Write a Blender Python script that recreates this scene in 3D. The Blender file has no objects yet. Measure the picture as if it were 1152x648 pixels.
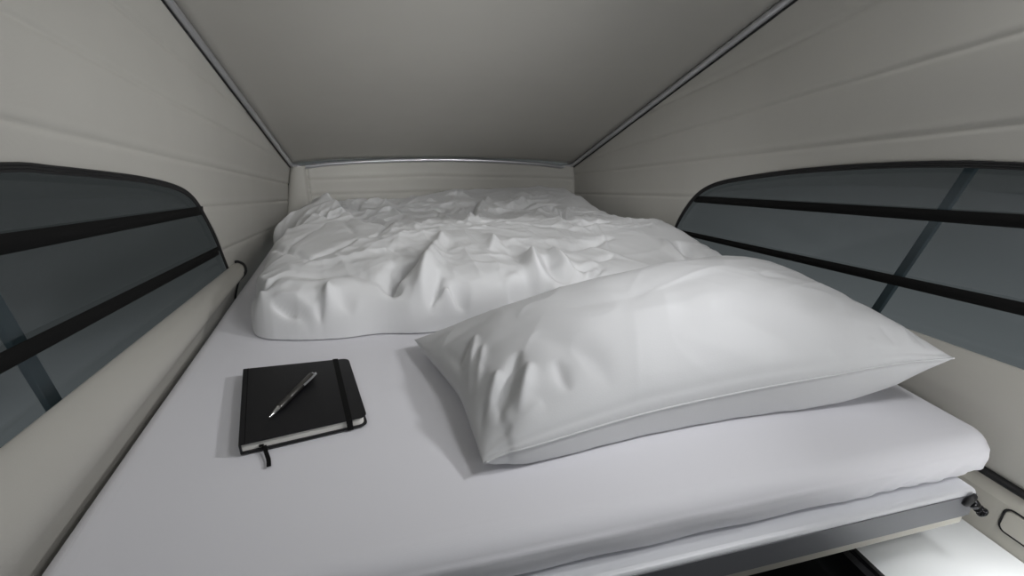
import bpy, bmesh, math
import numpy as np
from mathutils import Vector, Matrix

scene = bpy.context.scene
COL = scene.collection
rng = np.random.default_rng(7)

# ------------------------------------------------------------------ camera
FPX = 560.244
ROT = np.array([[0.969769, 0.087430, -0.227825],
                [-0.244025, 0.347453, -0.905388],
                [0.0, 0.933613, 0.358284]])
CAMH = 0.5
EYE = np.array([0.0, 0.0, CAMH])
cam_data = bpy.data.cameras.new('camera')
cam_data.sensor_width = 36.0
cam_data.lens = FPX / 1152 * 36
cam_data.clip_start = 0.02
cam = bpy.data.objects.new('camera', cam_data)
COL.objects.link(cam)
cam.matrix_world = Matrix.Translation(Vector((0, 0, CAMH))) @ Matrix([list(r) for r in ROT]).to_4x4()
scene.camera = cam


def ray(px, py):
    return ROT @ np.array([px - 576.0, 324.0 - py, -FPX])


def on(px, py, axis, val):
    """point where the sight line through (px, py) meets a real plane x/y/z = val"""
    r = ray(px, py)
    return EYE + r * ((val - EYE[axis]) / r[axis])


# ------------------------------------------------------------------ materials
def srgb(c):
    return tuple(((v / 255) / 12.92 if v / 255 < .04045 else ((v / 255 + .055) / 1.055) ** 2.4) for v in c)


def mat(name, col, rough=.6, metal=0.0, bump=0.0, bscale=200, spec=.5, sheen=0.0, weave=False, var=0.0, coat=0.0):
    m = bpy.data.materials.new(name)
    m.use_nodes = True
    nt = m.node_tree
    b = nt.nodes['Principled BSDF']
    b.inputs['Base Color'].default_value = (*col, 1)
    b.inputs['Roughness'].default_value = rough
    b.inputs['Metallic'].default_value = metal
    b.inputs['Specular IOR Level'].default_value = spec
    b.inputs['Sheen Weight'].default_value = sheen
    b.inputs['Coat Weight'].default_value = coat
    tc = nt.nodes.new('ShaderNodeTexCoord')
    if var:
        n = nt.nodes.new('ShaderNodeTexNoise')
        n.inputs['Scale'].default_value = 9
        n.inputs['Detail'].default_value = 4
        nt.links.new(tc.outputs['Object'], n.inputs['Vector'])
        mx = nt.nodes.new('ShaderNodeMixRGB')
        mx.inputs[1].default_value = (*[c * (1 - var) for c in col], 1)
        mx.inputs[2].default_value = (*[min(1, c * (1 + var)) for c in col], 1)
        nt.links.new(n.outputs['Fac'], mx.inputs[0])
        nt.links.new(mx.outputs[0], b.inputs['Base Color'])
    if bump:
        bp = nt.nodes.new('ShaderNodeBump')
        bp.inputs['Strength'].default_value = bump
        bp.inputs['Distance'].default_value = .001
        if weave:
            w1 = nt.nodes.new('ShaderNodeTexWave'); w2 = nt.nodes.new('ShaderNodeTexWave')
            for w, d in ((w1, 'Y'), (w2, 'Z')):
                w.bands_direction = d
                w.inputs['Scale'].default_value = bscale
                w.inputs['Distortion'].default_value = .6
                nt.links.new(tc.outputs['Object'], w.inputs['Vector'])
            ad = nt.nodes.new('ShaderNodeMath')
            nt.links.new(w1.outputs['Fac'], ad.inputs[0]); nt.links.new(w2.outputs['Fac'], ad.inputs[1])
            nt.links.new(ad.outputs[0], bp.inputs['Height'])
        else:
            n = nt.nodes.new('ShaderNodeTexNoise')
            n.inputs['Scale'].default_value = bscale
            n.inputs['Detail'].default_value = 3
            nt.links.new(tc.outputs['Object'], n.inputs['Vector'])
            nt.links.new(n.outputs['Fac'], bp.inputs['Height'])
        nt.links.new(bp.outputs['Normal'], b.inputs['Normal'])
    return m


M = dict(
    canvas=mat('beige_canvas', (.57, .557, .518), .85, bump=.25, bscale=260, weave=True, spec=.2, var=.03),
    ceiling=mat('ceiling_felt', (.53, .516, .48), .8, bump=.3, bscale=700, spec=.25, var=.03),
    padding=mat('beige_padding', (.48, .467, .43), .45, bump=.12, bscale=500, spec=.4),
    plastic=mat('beige_plastic', (.48, .462, .41), .55, bump=.2, bscale=900),
    sheet=mat('grey_white_sheet', (.80, .795, .835), .75, bump=.18, bscale=420, weave=True, spec=.25, sheen=.1),
    linen=mat('white_cotton', (.78, .783, .792), .72, bump=.12, bscale=420, spec=.25, sheen=.15),
    pillowcase=mat('white_pillowcase', (.66, .664, .675), .72, bump=.12, bscale=420, spec=.25, sheen=.12),
    alu=mat('brushed_aluminium', (.62, .625, .655), .3, .7, bump=.05, bscale=300),
    beam=mat('anodised_beam', (.78, .79, .82), .45, .2, bump=.04, bscale=400),
    beam_face=mat('beam_front_dark', (.15, .153, .168), .5, 0, bump=.04, bscale=400),
    rubber=mat('black_rubber', (.012, .012, .013), .6, bump=.1, bscale=600),
    strap=mat('black_webbing', (.008, .008, .008), .9, bump=.5, bscale=900, spec=.15),
    blackmetal=mat('black_chrome', (.02, .02, .022), .15, .6),
    cover=mat('black_leatherette', (.006, .006, .008), .42, bump=.25, bscale=900, spec=.4),
    band=mat('black_elastic', (.004, .004, .004), .8, bump=.4, bscale=1200, spec=.2),
    pages=mat('page_block', (.72, .71, .67), .8),
    pen=mat('gunmetal_pen', (.13, .127, .122), .32, .9),
    chrome=mat('pen_chrome', (.75, .75, .76), .12, 1.0),
    table=mat('pale_grey_laminate', (.74, .76, .77), .22, spec=.5, bump=.02, bscale=60),
    dark=mat('dark_gloss_panel', (.012, .012, .014), .25, spec=.6, coat=.3),
    floor=mat('dark_floor', (.01, .01, .011), .8),
    strut=mat('dark_strut', (.22, .30, .34), .6, spec=.2),
)


def glass_mat():
    m = bpy.data.materials.new('tinted_window_film')
    m.use_nodes = True
    nt = m.node_tree
    nt.nodes.clear()
    out = nt.nodes.new('ShaderNodeOutputMaterial')
    tr = nt.nodes.new('ShaderNodeBsdfTransparent'); tr.inputs[0].default_value = (.68, .69, .69, 1)
    gl = nt.nodes.new('ShaderNodeBsdfGlossy'); gl.inputs['Roughness'].default_value = .12
    gl.inputs['Color'].default_value = (.8, .85, .9, 1)
    mx = nt.nodes.new('ShaderNodeMixShader'); mx.inputs[0].default_value = .035
    nt.links.new(tr.outputs[0], mx.inputs[1]); nt.links.new(gl.outputs[0], mx.inputs[2])
    nt.links.new(mx.outputs[0], out.inputs[0])
    return m


M['glass'] = glass_mat()


# ------------------------------------------------------------------ mesh helpers
def link(name, verts, faces, material, parent=None, smooth=True, origin=None, mods=()):
    me = bpy.data.meshes.new(name)
    verts = np.asarray(verts, float)
    if origin is None:
        origin = (0, 0, 0)
    verts = verts - np.array(origin)
    me.from_pydata([tuple(v) for v in verts], [], [tuple(int(i) for i in f) for f in faces])
    me.update()
    bm = bmesh.new(); bm.from_mesh(me)
    bmesh.ops.remove_doubles(bm, verts=bm.verts, dist=1e-6)
    bmesh.ops.recalc_face_normals(bm, faces=bm.faces)
    bm.to_mesh(me); bm.free()
    for p in me.polygons:
        p.use_smooth = smooth
    me.materials.append(material)
    o = bpy.data.objects.new(name, me)
    COL.objects.link(o)
    o.location = origin
    if parent is not None:
        o.parent = parent
        base = Vector((0, 0, 0)); q = parent
        while q is not None:
            base += q.location; q = q.parent
        o.location = Vector(origin) - base
    return o


def tag(o, label=None, cat=None, group=None, kind=None):
    for k, v in (('label', label), ('category', cat), ('group', group), ('kind', kind)):
        if v:
            o[k] = v
    return o


def empty(name, loc):
    o = bpy.data.objects.new(name, None)
    o.empty_display_size = .05
    COL.objects.link(o)
    o.location = loc
    return o


def grid_faces(n, m, off=0, wrap_m=False, wrap_n=False):
    f = []
    for i in range(n if wrap_n else n - 1):
        for j in range(m if wrap_m else m - 1):
            a = off + (i % n) * m + j; b = off + (i % n) * m + (j + 1) % m
            c = off + ((i + 1) % n) * m + (j + 1) % m; d = off + ((i + 1) % n) * m + j
            f.append((a, b, c, d))
    return f


def tube(points, radius, seg=12, ry=None, up=(0, 0, 1), cap=True):
    """swept round / oval bar"""
    P = np.asarray(points, float); n = len(P)
    rad = np.broadcast_to(np.asarray(radius, float), (n,))
    T = np.gradient(P, axis=0); T /= np.linalg.norm(T, axis=1)[:, None]
    V = []
    for i in range(n):
        u = np.array(up, float); s = np.cross(T[i], u)
        if np.linalg.norm(s) < 1e-5:
            s = np.cross(T[i], (1, 0, 0))
        s /= np.linalg.norm(s); u = np.cross(s, T[i])
        r2 = rad[i] if ry is None else ry
        for k in range(seg):
            a = 2 * math.pi * k / seg
            V.append(P[i] + s * math.cos(a) * rad[i] + u * math.sin(a) * r2)
    F = grid_faces(n, seg, wrap_m=True)
    if cap:
        F.append(tuple(range(seg))); F.append(tuple((n - 1) * seg + k for k in range(seg)))
    return V, F


def merge(*parts):
    V, F = [], []
    for v, f in parts:
        o = len(V); V += [tuple(x) for x in v]; F += [tuple(i + o for i in q) for q in f]
    return V, F


def prism(outline, d0, d1, seg_round=0):
    """closed outline of 3D points offset by d0 and d1 (vectors) -> solid"""
    n = len(outline); o = np.asarray(outline, float)
    V = list(o + np.array(d0)) + list(o + np.array(d1))
    F = [tuple(range(n)), tuple(range(2 * n - 1, n - 1, -1))]
    for i in range(n):
        j = (i + 1) % n
        F.append((i, j, n + j, n + i))
    return V, F


def bevel(o, w, seg=3, ang=30):
    b = o.modifiers.new('bevel', 'BEVEL'); b.width = w; b.segments = seg
    b.limit_method = 'ANGLE'; b.angle_limit = math.radians(ang)
    return o


def box(x0, x1, y0, y1, z0, z1):
    V = [(x, y, z) for x in (x0, x1) for y in (y0, y1) for z in (z0, z1)]
    F = [(0, 1, 3, 2), (4, 6, 7, 5), (0, 4, 5, 1), (2, 3, 7, 6), (0, 2, 6, 4), (1, 5, 7, 3)]
    return V, F


# smooth value noise
_N = rng.random((64, 64))


def vnoise(x, y):
    xi = np.floor(x).astype(int); yi = np.floor(y).astype(int)
    fx = x - xi; fy = y - yi
    fx = fx ** 3 * (fx * (fx * 6 - 15) + 10); fy = fy ** 3 * (fy * (fy * 6 - 15) + 10)
    g = lambda a, b: _N[a % 64, b % 64]
    return ((g(xi, yi) * (1 - fx) + g(xi + 1, yi) * fx) * (1 - fy) + (g(xi, yi + 1) * (1 - fx) + g(xi + 1, yi + 1) * fx) * fy) * 2 - 1


def sm(x, a, b):
    t = np.clip((x - a) / (b - a), 0, 1)
    return t * t * (3 - 2 * t)


def stroke_field(X, Y, line, width, amp, kind='r'):
    """height added by one fold. line: [(x,y),...] in metres on the bed"""
    L = np.asarray(line, float)
    best = np.full(X.shape, 1e9); sgn = np.zeros(X.shape); par = np.zeros(X.shape)
    seg = np.linalg.norm(np.diff(L, axis=0), axis=1); tot = seg.sum(); acc = 0
    for i in range(len(L) - 1):
        a, b = L[i], L[i + 1]; d = b - a; l2 = (d ** 2).sum() + 1e-12
        t = np.clip(((X - a[0]) * d[0] + (Y - a[1]) * d[1]) / l2, 0, 1)
        qx = X - (a[0] + t * d[0]); qy = Y - (a[1] + t * d[1])
        dd = np.hypot(qx, qy)
        m = dd < best
        best = np.where(m, dd, best)
        sgn = np.where(m, np.sign(d[0] * qy - d[1] * qx), sgn)
        par = np.where(m, (acc + t * seg[i]) / tot, par)
        acc += seg[i]
    fade = np.clip(np.sin(np.clip(par, .0, 1) * math.pi), 0, 1) ** .75 * .97 + .03
    w = width * (.45 + .55 * fade)
    if kind == 'r':
        return amp * fade * np.exp(-(best / w) ** 1.65)
    if kind == 's':          # step: high on the left of the stroke, sharp fall to the right
        s = best * sgn
        return amp * fade * (np.tanh(s / (w * .22)) * .5 + .5) * np.exp(-np.abs(s) / (w * 1.3))
    return amp * fade * np.exp(-best / w)


def smooth_poly(pts, n=8):
    """Catmull-Rom through the points"""
    P = np.asarray(pts, float)
    Q = np.vstack([2 * P[0] - P[1], P, 2 * P[-1] - P[-2]])
    out = []
    for i in range(1, len(Q) - 2):
        for k in range(n):
            t = k / n
            a, b, c, d = Q[i - 1], Q[i], Q[i + 1], Q[i + 2]
            out.append(.5 * ((2 * b) + (c - a) * t + (2 * a - 5 * b + 4 * c - d) * t * t + (3 * b - a - 3 * c + d) * t ** 3))
    out.append(P[-1])
    return np.array(out)


# ------------------------------------------------------------------ van roof geometry (metres, bed top z = 0, depth = +Y)
YB = 2.5
YN = -0.55
XTL, XTR = -0.413, 0.950          # roof rails
XBL, XBR = -0.475, 0.980          # window sills


def z_rail(side, Y):
    return (.208 - .4134 * (Y - YB)) if side < 0 else (.166 - .400 * (Y - YB))


def z_sill(side, Y):
    return (.112 - .088 * (Y - .6)) if side < 0 else (.087 - .080 * (Y - .485))


def wall_x(side, Y, z):
    zr = z_rail(side, Y); zb = z_sill(side, Y) if side < 0 else z_sill(side, Y)
    XT, XB = (XTL, XBL) if side < 0 else (XTR, XBR)
    return XT + (XB - XT) * (zr - z) / np.maximum(zr - zb, .1)


def on_wall(side, px, py, inward=0.0):
    r = ray(px, py)
    t = (XBL if side < 0 else XBR) / r[0]
    for _ in range(30):
        p = EYE + r * t
        t = (wall_x(side, p[1], p[2]) - side * inward) / r[0]
    return EYE + r * t


def line_yz(side, a, b):
    p = on_wall(side, *a); q = on_wall(side, *b)
    k = (q[2] - p[2]) / (q[1] - p[1])
    return lambda Y: p[2] + k * (Y - p[1])


seams = {
    -1: [line_yz(-1, (0, 12), (298, 170)), line_yz(-1, (0, 133.6), (319, 206)), line_yz(-1, (128, 0), (229, 87)),
         line_yz(-1, (233, 233), (320, 226)), line_yz(-1, (257, 278), (310, 255))],
    1: [line_yz(1, (768, 108), (992, 0)), line_yz(1, (686, 172), (1152, 36)), line_yz(1, (678, 193), (1152, 138)),
        line_yz(1, (650, 218), (768, 221))],
}
win_px = {
    -1: [(0, 183), (60, 187), (120, 193.5), (160, 199), (190, 206), (208, 214), (221, 227), (234, 250), (245, 274), (255, 299)],
    1: [(1152, 183), (1085, 181), (1020, 182), (960, 185), (900, 190), (860, 195), (818, 202), (797, 209), (783, 219), (772, 233), (763, 248), (757, 262)],
}
win_line = {}
for s in (-1, 1):
    w = [on_wall(s, *p) for p in win_px[s]]
    yz = [(q[1], q[2]) for q in w]
    k = (yz[1][1] - yz[0][1]) / (yz[1][0] - yz[0][0])
    y0, z0 = yz[0]
    pre = [(YN + .1, z0 + .02), (0.1, z0 + .03), (y0 - .25, z0 + (.02 if s < 0 else .02))]
    ye, ze = yz[-1]; yp, zp = yz[-3]
    slope = (ze - zp) / (ye - yp)
    yend = ye + (-.06 - ze) / slope
    win_line[s] = smooth_poly(pre + yz + [(yend, -.06)], 10)


def win_top(side, Y):
    L = win_line[side]
    o = np.argsort(L[:, 0])
    return np.interp(Y, L[o, 0], L[o, 1], left=9, right=-9)


def canvas_wall(side, name):
    Lw = win_line[side]; yend = Lw[:, 0].max()
    ys = np.unique(np.concatenate([np.linspace(YN, YB, 90), Lw[Lw[:, 0] > YN + .1][:, 0], np.linspace(yend - .12, yend + .004, 14)]))
    K = 280
    V = []
    for Y in ys:
        zt = z_rail(side, Y) - .004
        zb = -.06
        if YN + .1 <= Y <= yend:
            zb = float(win_top(side, Y))
        # rows keep fixed heights; those below the window outline collapse onto it
        z = np.concatenate([[-.32, -.2], np.linspace(-.06, zt, K - 2)])
        if Y <= yend:
            z = np.maximum(z, zb)
        x = wall_x(side, Y, z)
        d = np.zeros(K)
        for f in seams[side]:
            c = f(Y)
            d += -.0030 * np.exp(-((z - c) / .0055) ** 2) + .0008 * np.exp(-((z - c - .012) / .008) ** 2)
        # soft billow of the cloth between the pleats
        d += .004 * np.sin(z * 22 + Y * 3.1) * sm(zt - z, 0, .08)
        d += .0025 * vnoise(np.full(K, Y * 4.0), z * 6 + Y * 2)
        for zz, xx, dd in zip(z, x, d):
            V.append((xx - side * dd, Y, zz))
    F = grid_faces(len(ys), K)
    # canvas below the window sill, behind the bolster
    ys2 = np.linspace(YN, yend + .02, 60); off = len(V)
    for Y in ys2:
        zt = z_sill(side, Y) - .008
        if Y > YN + .1:
            zt = min(zt, max(float(win_top(side, min(Y, yend - .001))) - .001, -.055))
        for t in np.linspace(0, 1, 5):
            z = -.32 + (zt + .32) * t
            V.append((float(wall_x(side, Y, z)) - side * .002, Y, z))
    F += grid_faces(len(ys2), 5, off=off)
    o = link(name, V, F, M['canvas'])
    so = o.modifiers.new('thickness', 'SOLIDIFY'); so.thickness = .003
    so.offset = 0
    return tag(o, kind='structure')


canvas_wall(-1, 'wall_left')
canvas_wall(1, 'wall_right')

# lower solid wall faces under the canvas openings (the van body)
# rear canvas
def crown(u):
    return .034 * (1 - (2 * u - 1) ** 2) ** 1.0


def rear_wall():
    V = []; nx, nz = 150, 100
    sl = [((347, 203), (480, 198), (643, 201)), ((347, 220), (480, 216), (643, 217))]
    for i in range(nx):
        u = (i / (nx - 1)) ** 1.8
        for j in range(nz):
            t = j / (nz - 1)
            zt = (.208 + (.166 - .208) * u) + crown(u) - .004
            zb = -.32
            z = zb + (zt - zb) * t
            xl = float(wall_x(-1, YB, z)); xr = float(wall_x(1, YB, z))
            x = xl + (xr - xl) * u
            d = 0
            for a, b, c in sl:
                pa, pb, pc = (on(*q, 1, YB) for q in (a, b, c))
                zc = np.interp(x, [pa[0], pb[0], pc[0]], [pa[2], pb[2], pc[2]])
                d += -.004 * math.exp(-((z - zc) / .006) ** 2) + .002 * math.exp(-((z - zc - .016) / .01) ** 2)
            # folded corner gusset at the left end
            xg = -.352 + .03 * max(0, (z - .12)) 
            if x < xg:
                k = (x - xl) / (xg - xl)
                d = .05 * math.sin(max(0, k) * math.pi * .5) ** .7 * (1 - k * .35)
            else:
                d += .004 * math.exp(-(x - xg) / .02)
            d -= .016 * math.exp(-((x - xg) / .006) ** 2)
            dr = xr - x
            d += .03 * math.exp(-(dr / .05) ** 2)
            V.append((x, YB - d, z))
    o = link('wall_rear', V, grid_faces(nx, nz), M['canvas'])
    so = o.modifiers.new('thickness', 'SOLIDIFY'); so.thickness = .003; so.offset = 0
    tag(o, kind='structure')


rear_wall()


def roof():
    V = []; nx, ny = 40, 60
    for i in range(nx):
        u = i / (nx - 1)
        for j in range(ny):
            Y = YN + (YB - YN) * j / (ny - 1)
            z = z_rail(-1, Y) * (1 - u) + z_rail(1, Y) * u
            c = .034 * (1 - (2 * u - 1) ** 2) ** .55
            x = XTL + (XTR - XTL) * u
            V.append((x, Y, z + c))
    o = link('ceiling', V, grid_faces(nx, ny), M['ceiling'])
    so = o.modifiers.new('thickness', 'SOLIDIFY'); so.thickness = .02; so.offset = 1
    tag(o, kind='structure')


roof()


def rail_path(inset, drop):
    P = []
    xl, xr = XTL + inset, XTR - inset
    yb = YB - inset
    r = .035
    for Y in np.linspace(YN, yb - r, 50):
        P.append((xl, Y, z_rail(-1, Y) - drop))
    for k in range(1, 8):
        a = math.pi / 2 * k / 8
        P.append((xl + r * (1 - math.cos(a)), yb - r + r * math.sin(a), None))
    for u in np.linspace(.035, .965, 50):
        P.append((xl + (xr - xl) * u, yb, .208 + (.166 - .208) * u + crown(u) * sm(np.array(min(u, 1 - u)), 0, .12) - drop))
    for k in range(7, 0, -1):
        a = math.pi / 2 * k / 8
        P.append((xr - r * (1 - math.cos(a)), yb - r + r * math.sin(a), None))
    for Y in np.linspace(yb - r, YN, 50):
        P.append((xr, Y, z_rail(1, Y) - drop))
    # fill the corner heights
    Z = [p[2] for p in P]; idx = [i for i, z in enumerate(Z) if z is not None]
    Zf = np.interp(range(len(P)), idx, [Z[i] for i in idx])
    return [(p[0], p[1], z) for p, z in zip(P, Zf)]


rail = link('trim_1', *tube(rail_path(.007, .007), .0095, 14), M['alu'])
tag(rail, kind='structure')
for gs in (slice(0, 50), slice(-50, None)):
    link('rail_gasket', *tube(rail_path(.002, .0185)[gs], .0026, 8), M['rubber'], rail)


# ------------------------------------------------------------------ windows
def wall_ribbon(side, pts_top, pts_bot, inward, thick):
    """solid band lying on the wall between two rows of (Y,z) points"""
    V = []
    n = len(pts_top)
    for (ya, za), (yb, zb) in zip(pts_top, pts_bot):
        for (y, z, d) in ((ya, za, inward), (yb, zb, inward), (yb, zb, inward + thick), (ya, za, inward + thick)):
            V.append((float(wall_x(side, y, z)) - side * d, y, z))
    F = grid_faces(n, 4, wrap_m=True)
    F += [(0, 1, 2, 3), tuple((n - 1) * 4 + k for k in range(4))]
    return V, F


strap_px = {
    -1: [(((0, 263), (230, 231.5)), ((0, 287), (231, 240.5))), (((0, 396.5), (247, 276)), ((0, 419.5), (250, 284)))],
    1: [(((1152, 241), (778, 220)), ((1152, 257), (776, 227))), (((1152, 340), (756, 256.5)), ((1152, 355), (755, 261)))],
}
for side, wn in ((-1, 'window_1'), (1, 'window_2')):
    L = win_line[side]; L = L[np.argsort(L[:, 0])]
    L = L[::2]
    # pane: from the outline down to below the sill
    V = []
    for y, z in L:
        zs = min(z_sill(side, y) - .03, z - .001)
        for t in np.linspace(0, 1, 8):
            zz = zs + (z - zs) * t
            V.append((float(wall_x(side, y, zz)) + side * .006, y, zz))
    root = empty(wn, (float(wall_x(side, .5, .1)), .5, .1))
    tag(root, kind='structure')
    pane = link('window_pane', V, grid_faces(len(L), 8), M['glass'], root)
    so = pane.modifiers.new('thickness', 'SOLIDIFY'); so.thickness = .0005
    # black frame: three parallel beads following the outline
    T = np.gradient(L, axis=0); T /= np.linalg.norm(T, axis=1)[:, None]
    N = np.stack([-T[:, 1], T[:, 0]], 1)      # towards +z side
    parts = []
    for off, r in ((-.0015, .0024), (-.0056, .0024), (-.0096, .0022)):
        Q = L + N * off
        P = [(float(wall_x(side, y, z)) - side * .002, y, z) for y, z in Q]
        parts.append(tube(P, r, 8))
    link('window_frame', *merge(*parts), M['rubber'], root)
    for (ta, tb), (ba, bb) in strap_px[side]:
        f = line_yz(side, ta, tb); g = line_yz(side, ba, bb)
        y1 = min(on_wall(side, *tb)[1], on_wall(side, *bb)[1])
        ys = np.linspace(YN + .12, y1 - .022, 40)
        link('strap', *wall_ribbon(side, [(y, f(y)) for y in ys], [(y, g(y)) for y in ys], .001, .0025), M['strap'], root)
    if side < 0:
        pass

# scissor struts of the lifting roof, outside the canvas
for side, a, b, xx, lab in ((-1, (61, 456), (-8, 342), -.62, 'dark diagonal roof strut seen through the left window'),
                            (1, (985, 350), (1094, 188), 1.12, 'dark diagonal roof strut seen through the right window')):
    p = on(*a, 0, xx); q = on(*b, 0, xx)
    d = q - p
    p2 = p - d * .8; q2 = q + d * .9
    wv = .0095 if side > 0 else .0165
    V, F = tube([p2, p2 * .5 + q2 * .5, q2], .006, 4, up=(1, 0, 0), ry=.006)
    dn = d / np.linalg.norm(d); sn = np.cross(dn, (1, 0, 0)); sn /= np.linalg.norm(sn)
    out = [p2 + sn * wv, q2 + sn * wv, q2 - sn * wv, p2 - sn * wv]
    o = link('roof_strut', *prism(out, (-.006, 0, 0), (.006, 0, 0)), M['strut'], origin=tuple(p2), smooth=False)
    bevel(o, .002, 2)
    tag(o, lab, 'strut', 'scissor struts of the lifting roof')


# ------------------------------------------------------------------ padded side panels along the bed
def side_panel(side, yend, prof, name, y0=YN):
    ys = list(np.linspace(y0, yend - .03, 50)) + [yend - .02, yend - .01, yend - .004, yend]
    V = []
    for Y in ys:
        zt = z_sill(side, Y)
        XB = XBL if side < 0 else XBR
        e = 1.0
        if Y > yend - .03:
            e = .93 + .07 * math.sqrt(max(0, 1 - ((Y - yend + .03) / .03) ** 2))
        for dx, tz in prof:       # dx inward from sill line, tz: 1 = sill height, 0 = bed level, <0 below
            z = zt * tz if tz >= 0 else tz * .11
            V.append((XB - side * dx * e, y0 + (Y - y0) * (1 - .058 * min(1.3, 1 - tz)), z + (0.0 if tz < .9 else -.004 * (1 - e) / .07)))
    n = len(prof)
    F = grid_faces(len(ys), n, wrap_m=True)
    F += [tuple(range(n)), tuple((len(ys) - 1) * n + k for k in range(n))]
    return V, F


profL = smooth_poly([(.0005, .93), (.002, .985), (.006, 1.0), (.016, .95), (.031, .80), (.042, .58), (.046, .38), (.0425, .18), (.036, 0), (.030, -.3), (.026, -1)], 3)
profL = [tuple(p) for p in profL] + [(.0005, -1.0)]
pl_ = link('side_bolster', *side_panel(-1, 1.635, profL, 'l'), M['padding'], origin=(XBL, .5, -.1))
tag(pl_, 'long beige padded bolster between the left window and the mattress', 'bolster', 'padded bolsters along the bed')
P = [(XBL + dx * .96 + .001, YN + (1.637 - YN) * (1 - .058 * min(1.3, 1 - tz)), (z_sill(-1, 1.637) * tz if tz >= 0 else tz * .11) + .002) for dx, tz in profL[2:-2]]
link('piping', *tube(P, .0042, 8, up=(0, 1, 0)), M['rubber'], pl_)

profR = smooth_poly([(.0005, .93), (.002, .985), (.006, 1.0), (.013, .93), (.024, .74), (.031, .48), (.034, .2), (.033, 0), (.029, -.3), (.020, -.7), (.010, -.95)], 3)
profR = [tuple(p) for p in profR] + [(.0005, -.95)]
pr_ = link('side_bolster', *side_panel(1, 1.6, profR, 'r'), M['padding'], origin=(XBR, .5, -.1))
tag(pr_, 'long beige padded bolster between the right window and the pillow', 'bolster', 'padded bolsters along the bed')
P = [(XBR - dx * .96 - .001, YN + (1.602 - YN) * (1 - .058 * min(1.3, 1 - tz)), (z_sill(1, 1.602) * tz if tz >= 0 else tz * .11) + .002) for dx, tz in profR[2:-2]]
link('piping', *tube(P, .0042, 8, up=(0, 1, 0)), M['rubber'], pr_)

# body trim below the right bolster, with its rubber seal and a moulded recess
tz_ = -.21


def body_trim():
    prof = [(1.01, -.112), (.975, -.108), (.962, -.116), (.957, -.135), (.957, -.20), (.957, -.6), (1.01, -.6)]
    V = []
    ys = np.linspace(YN, .62, 12)
    for Y in ys:
        V += [(x, Y, z) for x, z in prof]
    n = len(prof)
    F = grid_faces(len(ys), n, wrap_m=True) + [tuple(range(n)), tuple((len(ys) - 1) * n + k for k in range(n))]
    o = link('trim_2', V, F, M['plastic'], smooth=False)
    tag(o, kind='structure')
    bevel(o, .006, 4)
    s = link('rubber_seal', *tube([(.966, y, -.106) for y in np.linspace(YN, .62, 30)], .009, 10, ry=.0065), M['rubber'], o)
    # recess: groove ring and raised pad
    def rr(y0, y1, z0, z1, r, x):
        pts = []
        for cy, cz, a0 in ((y1 - r, z1 - r, 0), (y0 + r, z1 - r, 90), (y0 + r, z0 + r, 180), (y1 - r, z0 + r, 270)):
            for k in range(6):
                a = math.radians(a0 + 18 * k)
                pts.append((x, cy + r * math.cos(a), cz + r * math.sin(a)))
        return pts
    ring = rr(.22, .424, -.183, -.138, .012, .957)
    link('recess_groove', *tube(ring + ring[:2], .0018, 6, up=(1, 0, 0), cap=False), M['rubber'], o)
    bevel(link('recess_pad', *prism(rr(.2225, .4215, -.1805, -.1405, .010, .957), (-.003, 0, 0), (.002, 0, 0)), M['plastic'], o, smooth=False), .0015, 3, 50)


body_trim()

# ------------------------------------------------------------------ mattress with fitted sheet
MX0, MX1, MY0, MY1 = -.431, .918, .437, 2.47
MT = .067


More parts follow.
